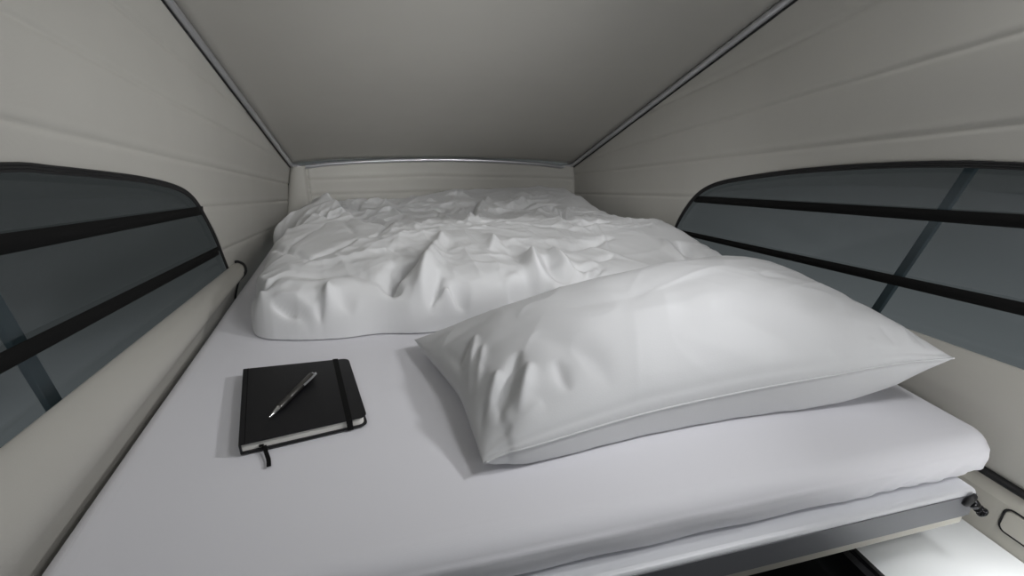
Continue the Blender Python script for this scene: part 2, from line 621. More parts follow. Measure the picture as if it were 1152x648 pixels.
def mattress():
    nu, nv = 240, 300
    rc = .045
    V = []
    # closed shell: rings from the centre outwards on top, round the edge, and back underneath
    NB = 420
    loop = []
    # boundary (rounded rectangle), dense, pointing outwards
    def corner(cx, cy, a0):
        return [(cx + rc * math.cos(math.radians(a0 + 90 * k / 16)), cy + rc * math.sin(math.radians(a0 + 90 * k / 16)),
                 math.cos(math.radians(a0 + 90 * k / 16)), math.sin(math.radians(a0 + 90 * k / 16))) for k in range(17)]
    def edge(a, b, nx, ny, n):
        return [(a[0] + (b[0] - a[0]) * t, a[1] + (b[1] - a[1]) * t, nx, ny) for t in np.linspace(0, 1, n + 2)[1:-1]]
    loop += corner(MX1 - rc, MY1 - rc, 0)
    loop += edge((MX1 - rc, MY1), (MX0 + rc, MY1), 0, 1, 40)
    loop += corner(MX0 + rc, MY1 - rc, 90)
    loop += edge((MX0, MY1 - rc), (MX0, MY0 + rc), -1, 0, 80)
    loop += corner(MX0 + rc, MY0 + rc, 180)
    loop += edge((MX0 + rc, MY0), (MX1 - rc, MY0), 0, -1, 200)
    loop += corner(MX1 - rc, MY0 + rc, 270)
    loop += edge((MX1, MY0 + rc), (MX1, MY1 - rc), 1, 0, 80)
    B = np.array(loop); n = len(B)
    R = .030
    cx, cy = (MX0 + MX1) / 2, (MY0 + MY1) / 2
    flat = lambda d: B[:, :2] - B[:, 2:] * d
    top = lambda x, y: .0012 * vnoise(x * 6, y * 6) - .004 * (1 - sm(np.minimum.reduce([x - MX0, MX1 - x, y - MY0, MY1 - y]), 0, .10))
    V, F, prev = [], [], None
    rings = [(flat(d), np.zeros(n)) for d in (.044, .04, .036)]
    for k in range(0, 9):
        a = math.pi / 2 * k / 8
        rings.append((flat(R - R * math.sin(a)), np.full(n, -R + R * math.cos(a))))
    for zz, dd in ((-.036, -.001), (-.042, -.001), (-.048, .000), (-.054, .001), (-.060, .003), (-.064, .006), (-MT, .011), (-MT, .04)):
        rings.append((flat(dd), np.full(n, zz)))
    for q, z in rings:
        x, y = q[:, 0], q[:, 1]
        zz = z + np.where(z > -.02, 1, 0) * top(x, y)
        dep = np.clip((-z - .015) / .05, 0, 1)
        g = .0012 * dep * np.sin(x * 38 + z * 60)
        # gathered sheet: slanting tucks where the elastic pulls under the front edge
        g += .0030 * dep * np.maximum(0, np.sin((x - z * 1.2) * 130 + 2.5 * vnoise(x * 9, x * 0 + 1))) * sm(x, .56, .70) * (y < MY0 + .06)
        g += .004 * dep * np.maximum(0, np.sin(B[:, 3] * 9 + B[:, 2] * 7)) * (x > MX1 - .07) * (y < MY0 + .08)
        for i in range(n):
            V.append((x[i] + B[i, 2] * g[i], y[i] + B[i, 3] * g[i], zz[i]))
    m = len(rings)
    F = grid_faces(m, n, wrap_m=True)
    F.append(tuple((m - 1) * n + k for k in range(n)))
    # top sheet: grid inside the first ring, filled to it
    bm = bmesh.new()
    bv = [bm.verts.new(v) for v in V]
    for f in F:
        try:
            bm.faces.new([bv[i] for i in f])
        except ValueError:
            pass
    ringv = bv[:n]
    cap = bm.faces.new(ringv)
    g = bmesh.ops.triangulate(bm, faces=[cap])
    bm.normal_update()
    VV = [tuple(v.co) for v in bm.verts]
    bm.verts.index_update()
    FF = [tuple(v.index for v in f.verts) for f in bm.faces]
    bm.free()
    o = link('mattress', VV, FF, M['sheet'], origin=(cx, cy, -MT))
    tag(o, 'thin rounded mattress under a smooth pale grey fitted sheet', 'mattress')


mattress()

# ------------------------------------------------------------------ bed frame
FZ = -MT - .001
bf = empty('bed_frame', (.24, 1.4, FZ - .06))
tag(bf, 'brushed aluminium bed frame with a deep front beam under the mattress', 'bed frame')


def front_beam():
    x0, x1 = -.42, .848
    prof = [(.4135, -.117), (.4135, -.0735), (.4165, -.0692), (.422, -.0683), (.50, -.0683), (.50, -.117)]
    V = []
    for x in (x0, x1):
        V += [(x, y, z) for y, z in prof]
    n = len(prof)
    F = grid_faces(2, n, wrap_m=True) + [tuple(range(n)), tuple(range(2 * n - 1, n - 1, -1))]
    o = link('front_beam', V, F, M['beam'], bf, smooth=False)
    bevel(o, .0018, 3)


front_beam()
fp = link('front_face', *box(-.419, .8475, .4118, .4134, -.1165, -.0745), M['beam_face'], bf, smooth=False)  # thin layer that makes the beam's front darker than its top
fp['label'] = 'front face of the beam, darker than its top'
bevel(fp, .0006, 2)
bevel(link('base_board', *box(-.415, .90, .502, 2.46, FZ - .02, FZ - .001), M['plastic'], bf, smooth=False), .003, 2)
s0 = on(1089, 561, 1, .4117)
sdir = np.array([.25, -.93, -.25]); sdir /= np.linalg.norm(sdir)
pdir = np.array([.60, -.45, -.65]); pdir /= np.linalg.norm(pdir)
sp_ = lambda ts: [s0 + sdir * t for t in ts]
st = link('ball_stud', *tube(sp_([0, .003, .0055, .007, .008, .0084]), [.0125, .0125, .0116, .0098, .007, .003], 24), M['rubber'], bf)
p0 = s0 + sdir * .004
pp_ = lambda ts: [p0 + pdir * t for t in ts]
st2 = link('stud_pin', *tube(pp_([.0, .010, .0140, .0148, .0156, .017, .0175, .0205, .022, .0248, .0268, .0278]), [.0080, .0074, .0045, .0045, .0070, .0070, .0042, .0042, .0078, .0082, .0062, .003], 20), M['blackmetal'], st)

# beige edge trim below the beam
o = link('trim_3', *box(-.3, .846, .416, .46, -.137, -.1175), M['plastic'], smooth=False)
tag(o, kind='structure'); bevel(o, .004, 3)

# pale shelf and dark unit seen under the bed beam
sh = link('worktop', *box(.714, .956, -.2, .478, tz_ - .018, tz_), M['table'], smooth=False, origin=(.83, .1, tz_ - .018))
bevel(sh, .0015, 2)
tag(sh, 'pale grey worktop beside the beige wall trim below the bed', 'worktop')
link('edge_strip', *box(.707, .7138, -.2, .478, tz_ - .018, tz_ + .001), M['rubber'], sh, smooth=False)


def dark_unit():
    prof = [(.7055, tz_ - .004)]
    for k in range(14):
        a = math.pi / 2 * k / 13
        prof.append((.69 - .13 * (1 - math.cos(a)), tz_ - .004 - .13 * math.sin(a) ** 1.0 * 1.0))
    prof[1] = (.69, tz_ - .0045)
    prof += [(.40, tz_ - .16), (-.40, tz_ - .16), (-.40, -.9), (.7055, -.9)]
    V = []
    for Y in (-.2, 1.1):
        V += [(x, Y, z) for x, z in prof]
    n = len(prof)
    F = grid_faces(2, n, wrap_m=True) + [tuple(range(n)), tuple(range(2 * n - 1, n - 1, -1))]
    o = link('cabinet', V, F, M['dark'], origin=(.3, .4, -.9))
    e = o.modifiers.new('es', 'EDGE_SPLIT'); e.split_angle = math.radians(35)
    tag(o, 'dark glossy rounded cabinet left of the pale grey worktop', 'cabinet')


dark_unit()
fl = link('floor', *box(-.55, 1.05, YN, 2.6, -.95, -.9), M['floor'], smooth=False)
tag(fl, kind='structure')


# ------------------------------------------------------------------ duvet
def tri_to_world(base, px, py):
    """where the sight line meets the cloth's own base surface"""
    r = ray(px, py)
    t = .2 / abs(r[1]) if r[1] else .1
    T = np.linspace(.3, 2.6, 700) / r[1]
    P = EYE + r * T[:, None]
    h = base(P[:, 0], P[:, 1])
    below = np.where(P[:, 2] < h)[0]
    if len(below) == 0:
        return P[-1][:2]
    return P[below[0]][:2]


def duvet_base(X, Y):
    X = np.asarray(X, float); Y = np.asarray(Y, float)
    near = .128 + .022 * np.exp(-((X + .16) / .17) ** 2 - ((Y - 2.05) / .22) ** 2) - .015 * sm(X, .35, .9) - .012 * (1 - sm(X, -.3, -.05)) + .008 * np.exp(-((X - .12) / .18) ** 2)
    # plateau: full height up to Y~1.5, then dropping to the thinner far part
    yd = 1.52 - .06 * sm(X, .3, .9) + .75 * (1 - sm(X, -.34, -.02))
    far = .052 + .02 * sm(X, .0, .3) * sm(Y, 1.9, 2.2)
    k = sm(Y, yd, yd + .18)
    h = near * (1 - k) + far * k
    h = h * (.84 + .16 * sm(Y, 1.08, 1.42))
    return h


D_OUT = smooth_poly([(-.268, 1.081), (-.20, 1.062), (-.12, 1.052), (-.04, 1.055), (.05, 1.035), (.15, 1.04), (.3, 1.03), (.5, 1.0), (.7, 1.02), (.86, 1.06),
                     (.925, 1.15), (.938, 1.35), (.942, 1.55), (.935, 1.75), (.90, 1.90), (.90, 2.15), (.88, 2.36), (.80, 2.43), (.6, 2.45), (.4, 2.44), (.2, 2.45), (0, 2.43), (-.2, 2.44),
                     (-.31, 2.42), (-.335, 2.30), (-.335, 2.12), (-.362, 2.01), (-.418, 1.925), (-.375, 1.885), (-.345, 1.82), (-.345, 1.65), (-.352, 1.5), (-.345, 1.35), (-.342, 1.26), (-.333, 1.18), (-.314, 1.12), (-.292, 1.094), (-.268, 1.081)], 6)[:-1]

# folds traced on the duvet: points, width, height, kind
D_STROKES = [
    # front face: seam-like arc, centre crease, corner tuck
    ([(324, 317), (350, 312), (385, 311), (420, 314), (440, 320)], .016, -.006, 'r'),
    ([(372, 323), (372, 345), (367, 372)], .015, .018, 'r'),
    ([(378, 330), (392, 345), (400, 358)], .022, -.008, 'r'),
    ([(360, 345), (363, 372)], .010, -.012, 'r'),
    ([(309, 342), (322, 347), (338, 353), (350, 366), (358, 376)], .014, -.022, 'r'),
    ([(312, 338), (330, 341), (346, 352), (360, 372)], .013, .014, 'r'),
    ([(425, 362), (445, 367), (465, 372)], .014, -.012, 'r'),
    ([(425, 355), (448, 360), (470, 368)], .014, .008, 'r'),
    # left side tuck
    ([(284, 340), (300, 330), (318, 318)], .016, -.020, 'r'),
    ([(287, 334), (305, 322), (328, 310)], .014, .010, 'r'),
    ([(300, 342), (303, 325)], .012, .008, 'r'),
    # deep fold left of centre and the bright ridge beside it
    ([(478, 293), (462, 300), (448, 306), (441, 316), (452, 330)], .024, -.036, 'r'),
    ([(492, 285), (484, 300), (476, 318), (478, 345)], .026, .026, 'r'),
    ([(500, 268), (494, 280), (482, 290)], .020, .012, 'r'),
    ([(495, 310), (484, 335), (488, 352)], .016, -.020, 'r'),
    ([(497, 330), (506, 345), (512, 360)], .014, .018, 'r'),
    ([(505, 326), (520, 340), (528, 352)], .018, -.020, 'r'),
    ([(545, 268), (556, 276), (552, 286)], .018, .012, 'r'),
    ([(560, 270), (580, 290), (592, 304)], .02, -.007, 'r'),
    ([(598, 286), (600, 300), (610, 322)], .022, .024, 'r'),
    ([(590, 312), (578, 318), (572, 332)], .018, .016, 'r'),
    ([(572, 338), (584, 328), (600, 326), (622, 334)], .024, -.060, 'r'),
    ([(612, 290), (622, 305), (640, 318)], .02, -.014, 'r'),
    ([(620, 284), (634, 298), (652, 318)], .018, .014, 'r'),
    ([(640, 300), (652, 305), (665, 300), (690, 288)], .018, -.016, 'r'),
    ([(648, 312), (660, 300), (690, 292)], .016, .013, 'r'),
    ([(655, 322), (662, 308), (672, 300)], .012, .010, 'r'),
    ([(664, 318), (668, 306), (678, 300)], .010, -.009, 'r'),
    ([(762, 272), (776, 286), (795, 298)], .020, -.014, 'r'),
    ([(775, 268), (795, 280), (815, 290)], .018, .010, 'r'),
    ([(745, 270), (756, 284), (770, 298)], .018, .010, 'r'),
    ([(800, 272), (815, 280), (830, 284)], .016, -.008, 'r'),
    ([(690, 268), (660, 276), (640, 285)], .02, -.012, 'r'),
    # left flank: long diagonal wrinkles running up to the far-left bump
    ([(342, 302), (352, 292), (375, 284), (394, 278)], .008, -.009, 'r'),
    ([(300, 300), (340, 290), (380, 280), (420, 264)], .012, -.007, 'r'),
    ([(318, 292), (340, 268), (370, 250)], .008, -.007, 'r'),
    ([(322, 272), (335, 255), (355, 246)], .010, .010, 'r'),
    ([(345, 242), (380, 244), (420, 246)], .012, -.014, 'r'),
    ([(350, 236), (390, 239), (430, 243)], .020, .004, 'r'),
    ([(386, 250), (394, 258), (400, 264)], .010, -.007, 'r'),
    ([(400, 270), (430, 262), (445, 252)], .014, -.012, 'r'),
    ([(330, 300), (380, 296), (430, 286), (450, 276)], .018, .006, 'r'),
    ([(460, 290), (440, 284), (420, 284)], .016, -.007, 'r'),
    ([(430, 276), (470, 270), (500, 268)], .014, .006, 'r'),
    # far part
    ([(404, 231), (400, 236), (403, 240)], .02, -.02, 'r'),
    ([(408, 230), (425, 228), (445, 233)], .02, .016, 'r'),
    ([(425, 243), (440, 240), (452, 246)], .014, .016, 'r'),
    ([(430, 248), (445, 250), (455, 246)], .012, -.012, 'r'),
    ([(455, 232), (470, 228), (490, 228)], .02, .012, 'r'),
    ([(460, 238), (490, 238), (515, 242)], .016, -.014, 'r'),
    ([(470, 246), (500, 246), (520, 250)], .018, .012, 'r'),
    ([(500, 224), (515, 221), (530, 224)], .022, .016, 'r'),
    ([(520, 250), (532, 240), (540, 228)], .016, -.018, 'r'),
    ([(528, 250), (540, 240), (548, 228), (545, 222)], .018, .020, 'r'),
    ([(524, 258), (545, 246), (570, 240), (600, 240)], .018, .018, 'r'),
    ([(555, 232), (575, 236), (600, 228)], .018, -.018, 'r'),
    ([(570, 235), (585, 228), (600, 220)], .016, .014, 'r'),
    ([(575, 240), (600, 235), (630, 230)], .016, -.014, 'r'),
    ([(600, 246), (612, 238), (622, 236), (628, 242)], .018, .016, 'r'),
    ([(628, 238), (632, 243), (636, 250)], .012, -.022, 'r'),
    ([(636, 248), (640, 238), (652, 234)], .018, .018, 'r'),
    ([(645, 252), (660, 244), (690, 246)], .018, .012, 'r'),
    ([(640, 258), (665, 254), (690, 252)], .018, -.012, 'r'),
    ([(535, 255), (550, 252), (570, 256)], .012, -.008, 'r'),
    ([(590, 258), (620, 256), (650, 262)], .016, -.008, 'r'),
]


def duvet():
    B = D_OUT; n0 = len(B)
    # resample the outline evenly
    d = np.linalg.norm(np.diff(np.vstack([B, B[:1]]), axis=0), axis=1)
    s = np.concatenate([[0], np.cumsum(d)]); n = 560
    BB = np.vstack([B, B[:1]])
    q = np.linspace(0, s[-1], n, endpoint=False)
    B = np.stack([np.interp(q, s, BB[:, 0]), np.interp(q, s, BB[:, 1])], 1)
    # distance field on a regular grid, masked to the outline
    nx, ny = 330, 345
    xs = np.linspace(-.44, .955, nx); ys = np.linspace(1.0, 2.47, ny)
    X, Y = np.meshgrid(xs, ys, indexing='ij')
    P = np.stack([X.ravel(), Y.ravel()], 1)
    dist = np.full(len(P), 9.0)
    for i in range(n):
        a = B[i]; b = B[(i + 1) % n]; e = b - a
        t = np.clip(((P - a) @ e) / (e @ e), 0, 1)
        dist = np.minimum(dist, np.hypot(*(P - a - t[:, None] * e).T))
    inside = np.zeros(len(P), bool)
    for i in range(n):
        a = B[i]; b = B[(i + 1) % n]
        c = ((a[1] > P[:, 1]) != (b[1] > P[:, 1]))
        xi = (b[0] - a[0]) * (P[:, 1] - a[1]) / (b[1] - a[1] + 1e-15) + a[0]
        inside ^= c & (P[:, 0] < xi)
    D = np.where(inside, dist, -dist).reshape(nx, ny)
    # roundness of the border: full and fat at the front, lower at the far left
    R = .105 - .045 * sm(Y, 1.3, 1.7) + .09 * (1 - sm(X, -.32, -.12)) * sm(Y, 1.5, 1.8)
    t = np.clip(D / R, 0, 1)
    E = np.sqrt(np.clip(1 - (1 - t) ** 2.2, 0, 1))
    base = duvet_base(X, Y)
    Z0 = base * E

    def surf(x, y):
        fi = np.clip((np.asarray(x) - xs[0]) / (xs[1] - xs[0]), 0, nx - 1.001); fj = np.clip((np.asarray(y) - ys[0]) / (ys[1] - ys[0]), 0, ny - 1.001)
        i0 = fi.astype(int); j0 = fj.astype(int); a = fi - i0; b = fj - j0
        return Z0[i0, j0] * (1 - a) * (1 - b) + Z0[i0 + 1, j0] * a * (1 - b) + Z0[i0, j0 + 1] * (1 - a) * b + Z0[i0 + 1, j0 + 1] * a * b
    F1 = np.zeros(X.shape)
    for pts, w, am_, k in D_STROKES:
        L = smooth_poly(np.array([tri_to_world(surf, *p) for p in pts]), 4)
        F1 = F1 + stroke_field(X, Y, L, w * .85, am_ * (1.65 if L[:, 1].mean() < 1.45 else 1.15), k)
    # general soft rumple
    wx = X + .05 * vnoise(X * 5, Y * 5); wy = Y + .05 * vnoise(X * 5 + 9, Y * 5 + 4)
    am = .30 + .55 * sm(Y, 1.5, 1.75)
    # long drag wrinkles running toward the far left corner
    ang = X * .62 + Y * .78; acr = X * .78 - Y * .62
    F1 = F1 + am * (.0055 * vnoise(wx * 7, wy * 9) + .0045 * (1 - 2.4 * np.abs(vnoise(wx * 9 + 3, wy * 13 + 5)) ** .8) + .0012 * vnoise(wx * 30, wy * 22)
                    + .0050 * (1 - 2 * np.abs(vnoise(acr * 20 + wx * 3, ang * 4 + 8))) * (1 - sm(X, .1, .5)))
    # fine crumples: short creases in patches, each patch pulling its own way
    for k in range(7):
        a_ = (.5, 1.1, 1.7, 2.3, .1, 2.9, 1.4)[k]
        u_ = X * math.cos(a_) + Y * math.sin(a_); v_ = -X * math.sin(a_) + Y * math.cos(a_)
        msk = sm(vnoise(X * 4 + 7.3 * k, Y * 4 + 3.1 * k), .05, .55)
        u_ = u_ + .03 * vnoise(X * 7 + k, Y * 7); v_ = v_ + .02 * vnoise(X * 9, Y * 9 + k)
        F1 = F1 + msk * (.0050 * (1 - np.abs(vnoise(v_ * 17 + k * 5, u_ * 4.5))) ** 4 + .0020 * (1 - np.abs(vnoise(v_ * 38 + k * 3, u_ * 9 + k))) ** 3)
    Z = np.maximum(Z0 + F1 * np.clip(E * 1.5, 0, 1), np.minimum(.012, Z0)) + .002
    # keep the cells inside, snapping the border vertices to the outline
    keep = D > -.0068
    gx, gy = np.gradient(D, xs, ys)
    gl = np.hypot(gx, gy) + 1e-9
    snap = D < .0
    Xs = np.where(snap, X - gx / gl * D, X); Ys = np.where(snap, Y - gy / gl * D, Y)
    # puff outwards: the lower wall leans past its own foot
    lean = .012 * np.sin(np.clip(D / R, 0, 1) * math.pi) * (Y < 1.7)
    Xs = Xs - gx / gl * lean; Ys = Ys - gy / gl * lean
    idx = -np.ones((nx, ny), int); V = []
    for i in range(nx):
        for j in range(ny):
            if keep[i, j]:
                idx[i, j] = len(V); V.append((Xs[i, j], Ys[i, j], Z[i, j]))
    F = []
    for i in range(nx - 1):
        for j in range(ny - 1):
            f = (idx[i, j], idx[i + 1, j], idx[i + 1, j + 1], idx[i, j + 1])
            if min(f) >= 0:
                F.append(f)
    # underside
    nV = len(V)
    V2 = [(x, y, .001) for x, y, z in V]
    edges = {}
    for f in F:
        for a, b in zip(f, f[1:] + f[:1]):
            edges[(a, b)] = 1
    border = [(a, b) for (a, b) in edges if (b, a) not in edges]
    F2 = [tuple(reversed([i + nV for i in f])) for f in F]
    F3 = [(b, a, a + nV, b + nV) for a, b in border]
    o = link('duvet', V + V2, F + F2 + F3, M['linen'], origin=(.25, 1.7, 0))
    sm_ = o.modifiers.new('relax', 'SMOOTH'); sm_.factor = .5; sm_.iterations = 2
    tag(o, 'crumpled white duvet heaped over the far half of the bed', 'duvet')
    return o


duvet()


# ------------------------------------------------------------------ pillow
def pillow():
    # rim (seam) curves in metres
    def rim(pts, n):
        W = np.array([on(px, py, 2, z) for px, py, z in pts])
        C = smooth_poly(W, 24)
        s = np.concatenate([[0], np.cumsum(np.linalg.norm(np.diff(C, axis=0), axis=1))])
        q = np.linspace(0, s[-1], n)
        return np.stack([np.interp(q, s, C[:, k]) for k in range(3)], 1)
    nu, nv = 210, 140
    front = rim([(543, 522, .020), (570, 510, .030), (600, 502, .036), (726, 465, .046), (840, 440, .056), (933, 423, .072), (1010, 409, .090), (1074, 403, .102)], nu)
    left = rim([(543, 522, .020), (530, 480, .030), (510, 432, .034), (466, 382, .030)], nv)
    BR = front[-1]; TL = left[-1]; TR = np.array([.925, 1.02, .105])
    tv = np.linspace(0, 1, nv)[:, None]; tu = np.linspace(0, 1, nu)[:, None]
    right = BR * (1 - tv) + TR * tv
    right[:, 0] -= .012 * np.sin(tv[:, 0] * math.pi)
    back = TL * (1 - tu) + TR * tu
    back[:, 1] -= .012 * np.sin(tu[:, 0] * math.pi)
    back[:, 2] += .012 * np.sin(tu[:, 0] * math.pi)
    u = np.linspace(0, 1, nu); v = np.linspace(0, 1, nv)
    # denser sampling near the rim
    uu = .5 - .5 * np.cos(u * math.pi); uu = .45 * u + .55 * uu
    vv = .5 - .5 * np.cos(v * math.pi); vv = .45 * v + .55 * vv
    f = lambda C, s: np.stack([np.interp(s, np.linspace(0, 1, len(C)), C[:, k]) for k in range(3)], 1)
    Fr, Bk, Lf, Rt = f(front, uu), f(back, uu), f(left, vv), f(right, vv)
    U = uu[:, None, None]; Vv = vv[None, :, None]
    P = (1 - Vv) * Fr[:, None] + Vv * Bk[:, None] + (1 - U) * Lf[None] + U * Rt[None] \
        - ((1 - U) * (1 - Vv) * front[0] + U * (1 - Vv) * BR + (1 - U) * Vv * TL + U * Vv * TR)
    a = 2 * uu[:, None] - 1; b = 2 * vv[None, :] - 1
    dome = (np.clip(1 - np.abs(a) ** 2.2, 0, 1) ** .62) * (np.clip(1 - np.abs(b) ** 2.4, 0, 1) ** .55)
    T = .098 + .018 * sm(a, -.2, .7) + 0 * b
    top = P.copy()
    top[:, :, 2] += T * dome
    # coarse lookup of the top surface for tracing folds
    def base(X, Y):
        X = np.atleast_1d(X); Y = np.atleast_1d(Y)
        out = np.full(X.shape, -1.0)
        S = top[::6, ::6].reshape(-1, 3)
        for i, (x, y) in enumerate(zip(X, Y)):
            d = (S[:, 0] - x) ** 2 + (S[:, 1] - y) ** 2
            k = np.argpartition(d, 3)[:3]
            if d[k].min() < .0006:
                w = 1 / (d[k] + 1e-7); out[i] = (S[k, 2] * w).sum() / w.sum()
        return out
    strokes = [
        ([(528, 385), (522, 400), (518, 415)], .010, -.008, 'r'),
        ([(535, 378), (530, 400), (527, 430), (528, 455)], .010, .009, 'r'),
        ([(544, 392), (538, 420), (536, 445)], .009, .006, 'r'),
        ([(583, 398), (576, 425), (566, 455), (560, 480)], .015, -.012, 'r'),
        ([(596, 410), (590, 435), (584, 470)], .014, .009, 'r'),
        ([(560, 420), (552, 448), (545, 480)], .010, .008, 'r'),
        ([(545, 455), (542, 475), (540, 495)], .008, -.008, 'r'),
        ([(625, 405), (632, 425), (640, 445)], .014, -.005, 'r'),
        ([(575, 485), (590, 470), (610, 455)], .014, .005, 'r'),
        ([(545, 510), (560, 495), (575, 478)], .010, -.006, 'r'),
        ([(500, 395), (520, 415), (525, 440)], .012, -.006, 'r'),
        ([(928, 390), (945, 405), (955, 418)], .010, -.005, 'r'),
        ([(990, 370), (1005, 388), (1012, 400)], .010, -.006, 'r'),
        ([(1010, 368), (1022, 385), (1035, 395)], .009, .006, 'r'),
        ([(1020, 372), (1035, 386), (1048, 398)], .008, -.006, 'r'),
        ([(975, 385), (985, 400), (990, 410)], .009, .005, 'r'),
        ([(845, 300), (862, 308), (885, 312)], .014, -.004, 'r'),
        ([(640, 348), (700, 340), (760, 320), (820, 305)], .02, -.0015, 'r'),
        ([(700, 356), (760, 345), (800, 330)], .02, .0015, 'r'),
        ([(800, 345), (850, 365), (900, 400)], .03, -.006, 'r'),
        ([(760, 380), (820, 400), (870, 425)], .03, .004, 'r'),
        ([(600, 380), (660, 400), (690, 440)], .03, -.005, 'r'),
    ]
    X, Y = top[:, :, 0], top[:, :, 1]
    add = np.zeros(X.shape)
    for pts, w, am, k in strokes:
        L = smooth_poly(np.array([tri_to_world(base, *p) for p in pts]), 4)
        add += stroke_field(X, Y, L, w * .9, am * 1.3, k)
    wx = X + .04 * vnoise(X * 7, Y * 7)
    add += .004 * vnoise(wx * 6, Y * 7 + 3) + .0012 * vnoise(wx * 16, Y * 18 + 3) + .0016 * (1 - 2 * np.abs(vnoise(wx * 9 - Y * 5, Y * 13 + X * 6)))
    for k in range(6):
        a_ = (.3, .9, 1.5, 2.2, 2.8, 1.2)[k]
        u_ = X * math.cos(a_) + Y * math.sin(a_); v_ = -X * math.sin(a_) + Y * math.cos(a_)
        msk = sm(vnoise(X * 5 + 5.3 * k, Y * 5 + 2.1 * k + 20), .1, .6)
        add += msk * .0022 * (1 - np.abs(vnoise(v_ * 16 + k * 5, u_ * 4))) ** 4
    # gathers fanning from the left edge and short pulls near the seam
    add += .0035 * np.sin(vv[None, :] * 46 + 2 * np.sin(a * 5)) * np.exp(-(uu[:, None]) / .045)
    add += .0025 * np.sin(vv[None, :] * 52) * np.exp(-(1 - uu[:, None]) / .05)
    top[:, :, 2] += add * np.clip(dome * 2.2, 0, 1)
    # seam: slight groove then lip just above the rim at the front
    dv = vv[None, :] * .42
    top[:, :, 2] += (-.0035 * np.exp(-((dv - .0065) / .003) ** 2)) * np.clip(np.minimum(uu, 1 - uu) * 30, 0, 1)[:, None]
    bot = P.copy()
    bd = (np.clip(1 - np.abs(a) ** 3, 0, 1) ** .5) * (np.clip(1 - np.abs(b) ** 3.4, 0, 1) ** .45)
    bot[:, :, 2] -= (.075 + .03 * sm(a, 0, .9)) * bd
    # resting on the sheet, and on the duvet along the back edge
    dh = .003 + 0 * bot[:, :, 2]
    z = bot[:, :, 2]
    bot[:, :, 2] = np.where(z < dh + .02, dh + .02 * np.exp(np.minimum((z - dh - .02) / .02, 0)) * 1.0 - 0, z)
    bot[:, :, 2] = np.maximum(bot[:, :, 2] - .018 * np.clip(dome * 3, 0, 1), .002)
    bot[:, :, 1] -= .013 * np.sin(np.clip(vv / .14, 0, 1) * math.pi)[None, :] * np.clip(np.minimum(uu * 3.5, 1 - uu) * 12, 0, 1)[:, None]
    bot[:, :, 2] += .002 * np.sin(uu[:, None] * 60 + 3 * vv[None, :]) * np.exp(-vv[None, :] / .08) * bd
    # rim of the underside is the rim of the top
    for sl in (np.s_[0, :], np.s_[-1, :], np.s_[:, 0], np.s_[:, -1]):
        bot[sl] = P[sl]; top[sl] = P[sl]
    V = list(top.reshape(-1, 3)) + list(bot.reshape(-1, 3))
    F = grid_faces(nu, nv) + [tuple(reversed(q)) for q in grid_faces(nu, nv, off=nu * nv)]
    o = link('pillow', V, F, M['pillowcase'], origin=(.5, .75, 0))
    seam = np.array([Fr[i] + np.array([0, -.0008, .0006]) for i in range(2, nu - 1, 2)])
    link('seam', *tube(seam, .0016, 6), M['pillowcase'], o)
    tag(o, 'plump white rectangular pillow lying across the front right of the bed', 'pillow')


pillow()

# ------------------------------------------------------------------ notebook and pen
NH = .0175
c_tl, c_tr, c_br, c_bl = [on(px, py, 2, NH + .002)[:2] for px, py in ((273.5, 415), (392, 403), (413, 468), (268, 501))]


def nb(u, v, z):
    p = (c_bl * (1 - u) + c_br * u) * (1 - v) + (c_tl * (1 - u) + c_tr * u) * v
    return (p[0], p[1], z)


ctr = nb(.5, .5, 0)
book = empty('notebook', (ctr[0], ctr[1], .002))
tag(book, 'closed black hardcover notebook with elastic band lying on the sheet', 'notebook')


def rounded(u0, u1, v0, v1, r, seg=5):
    """rounded at the fore-edge (u1) only"""
    pts = [(u0, v0)]
    for k in range(seg + 1):
        a = -math.pi / 2 + math.pi / 2 * k / seg
        pts.append((u1 - r + r * math.cos(a), v0 + r * .85 + r * .85 * math.sin(a)))
    for k in range(seg + 1):
        a = math.pi / 2 * k / seg
        pts.append((u1 - r + r * math.cos(a), v1 - r * .85 + r * .85 * math.sin(a)))
    pts.append((u0, v1))
    return pts


def slab(u0, u1, v0, v1, z0, z1, r):
    pts = rounded(u0, u1, v0, v1, r)
    out = [nb(u, v, 0) for u, v in pts]
    return prism(out, (0, 0, z0), (0, 0, z1))


spine = [nb(-.004, 0, 0), nb(.012, 0, 0), nb(.012, 1, 0), nb(-.004, 1, 0)]
o = link('front_cover', *slab(.0, 1, 0, 1, NH, NH + .0022, .06), M['cover'], book, smooth=False); bevel(o, .0008, 2)
o = link('back_cover', *slab(.0, 1, 0, 1, .0015, .0037, .06), M['cover'], book, smooth=False); bevel(o, .0008, 2)
o = link('spine', *prism([nb(-.002, 0, 0), nb(.014, 0, 0), nb(.014, 1, 0), nb(-.002, 1, 0)], (0, 0, .0015), (0, 0, NH + .0022)), M['cover'], book, smooth=False); bevel(o, .0025, 3)
o = link('hinge_groove', *tube([nb(.045, 0.003, NH + .0021), nb(.045, .5, NH + .0021), nb(.045, .997, NH + .0021)], .0007, 6), M['band'], book)
link('page_block', *slab(.016, .975, .02, .98, .0038, NH - .0001, .05), M['pages'], book, smooth=False)
V, F = [], []
u0, u1 = .845, .895
ring = [(-.006, .0008), (-.006, NH + .003), (1.006, NH + .003), (1.006, .0008)]
band = []
for uu_, (v, z) in [(u, q) for q in ring for u in (u0, u1)]:
    band.append(nb(uu_ - .02 * (1 - v), v, z))
inn = []
for uu_, (v, z) in [(u, q) for q in [(-.001, .0018), (-.001, NH + .0021), (1.001, NH + .0021), (1.001, .0018)] for u in (u0, u1)]:
    inn.append(nb(uu_ - .02 * (1 - v), v, z))
V = band + inn
F = []
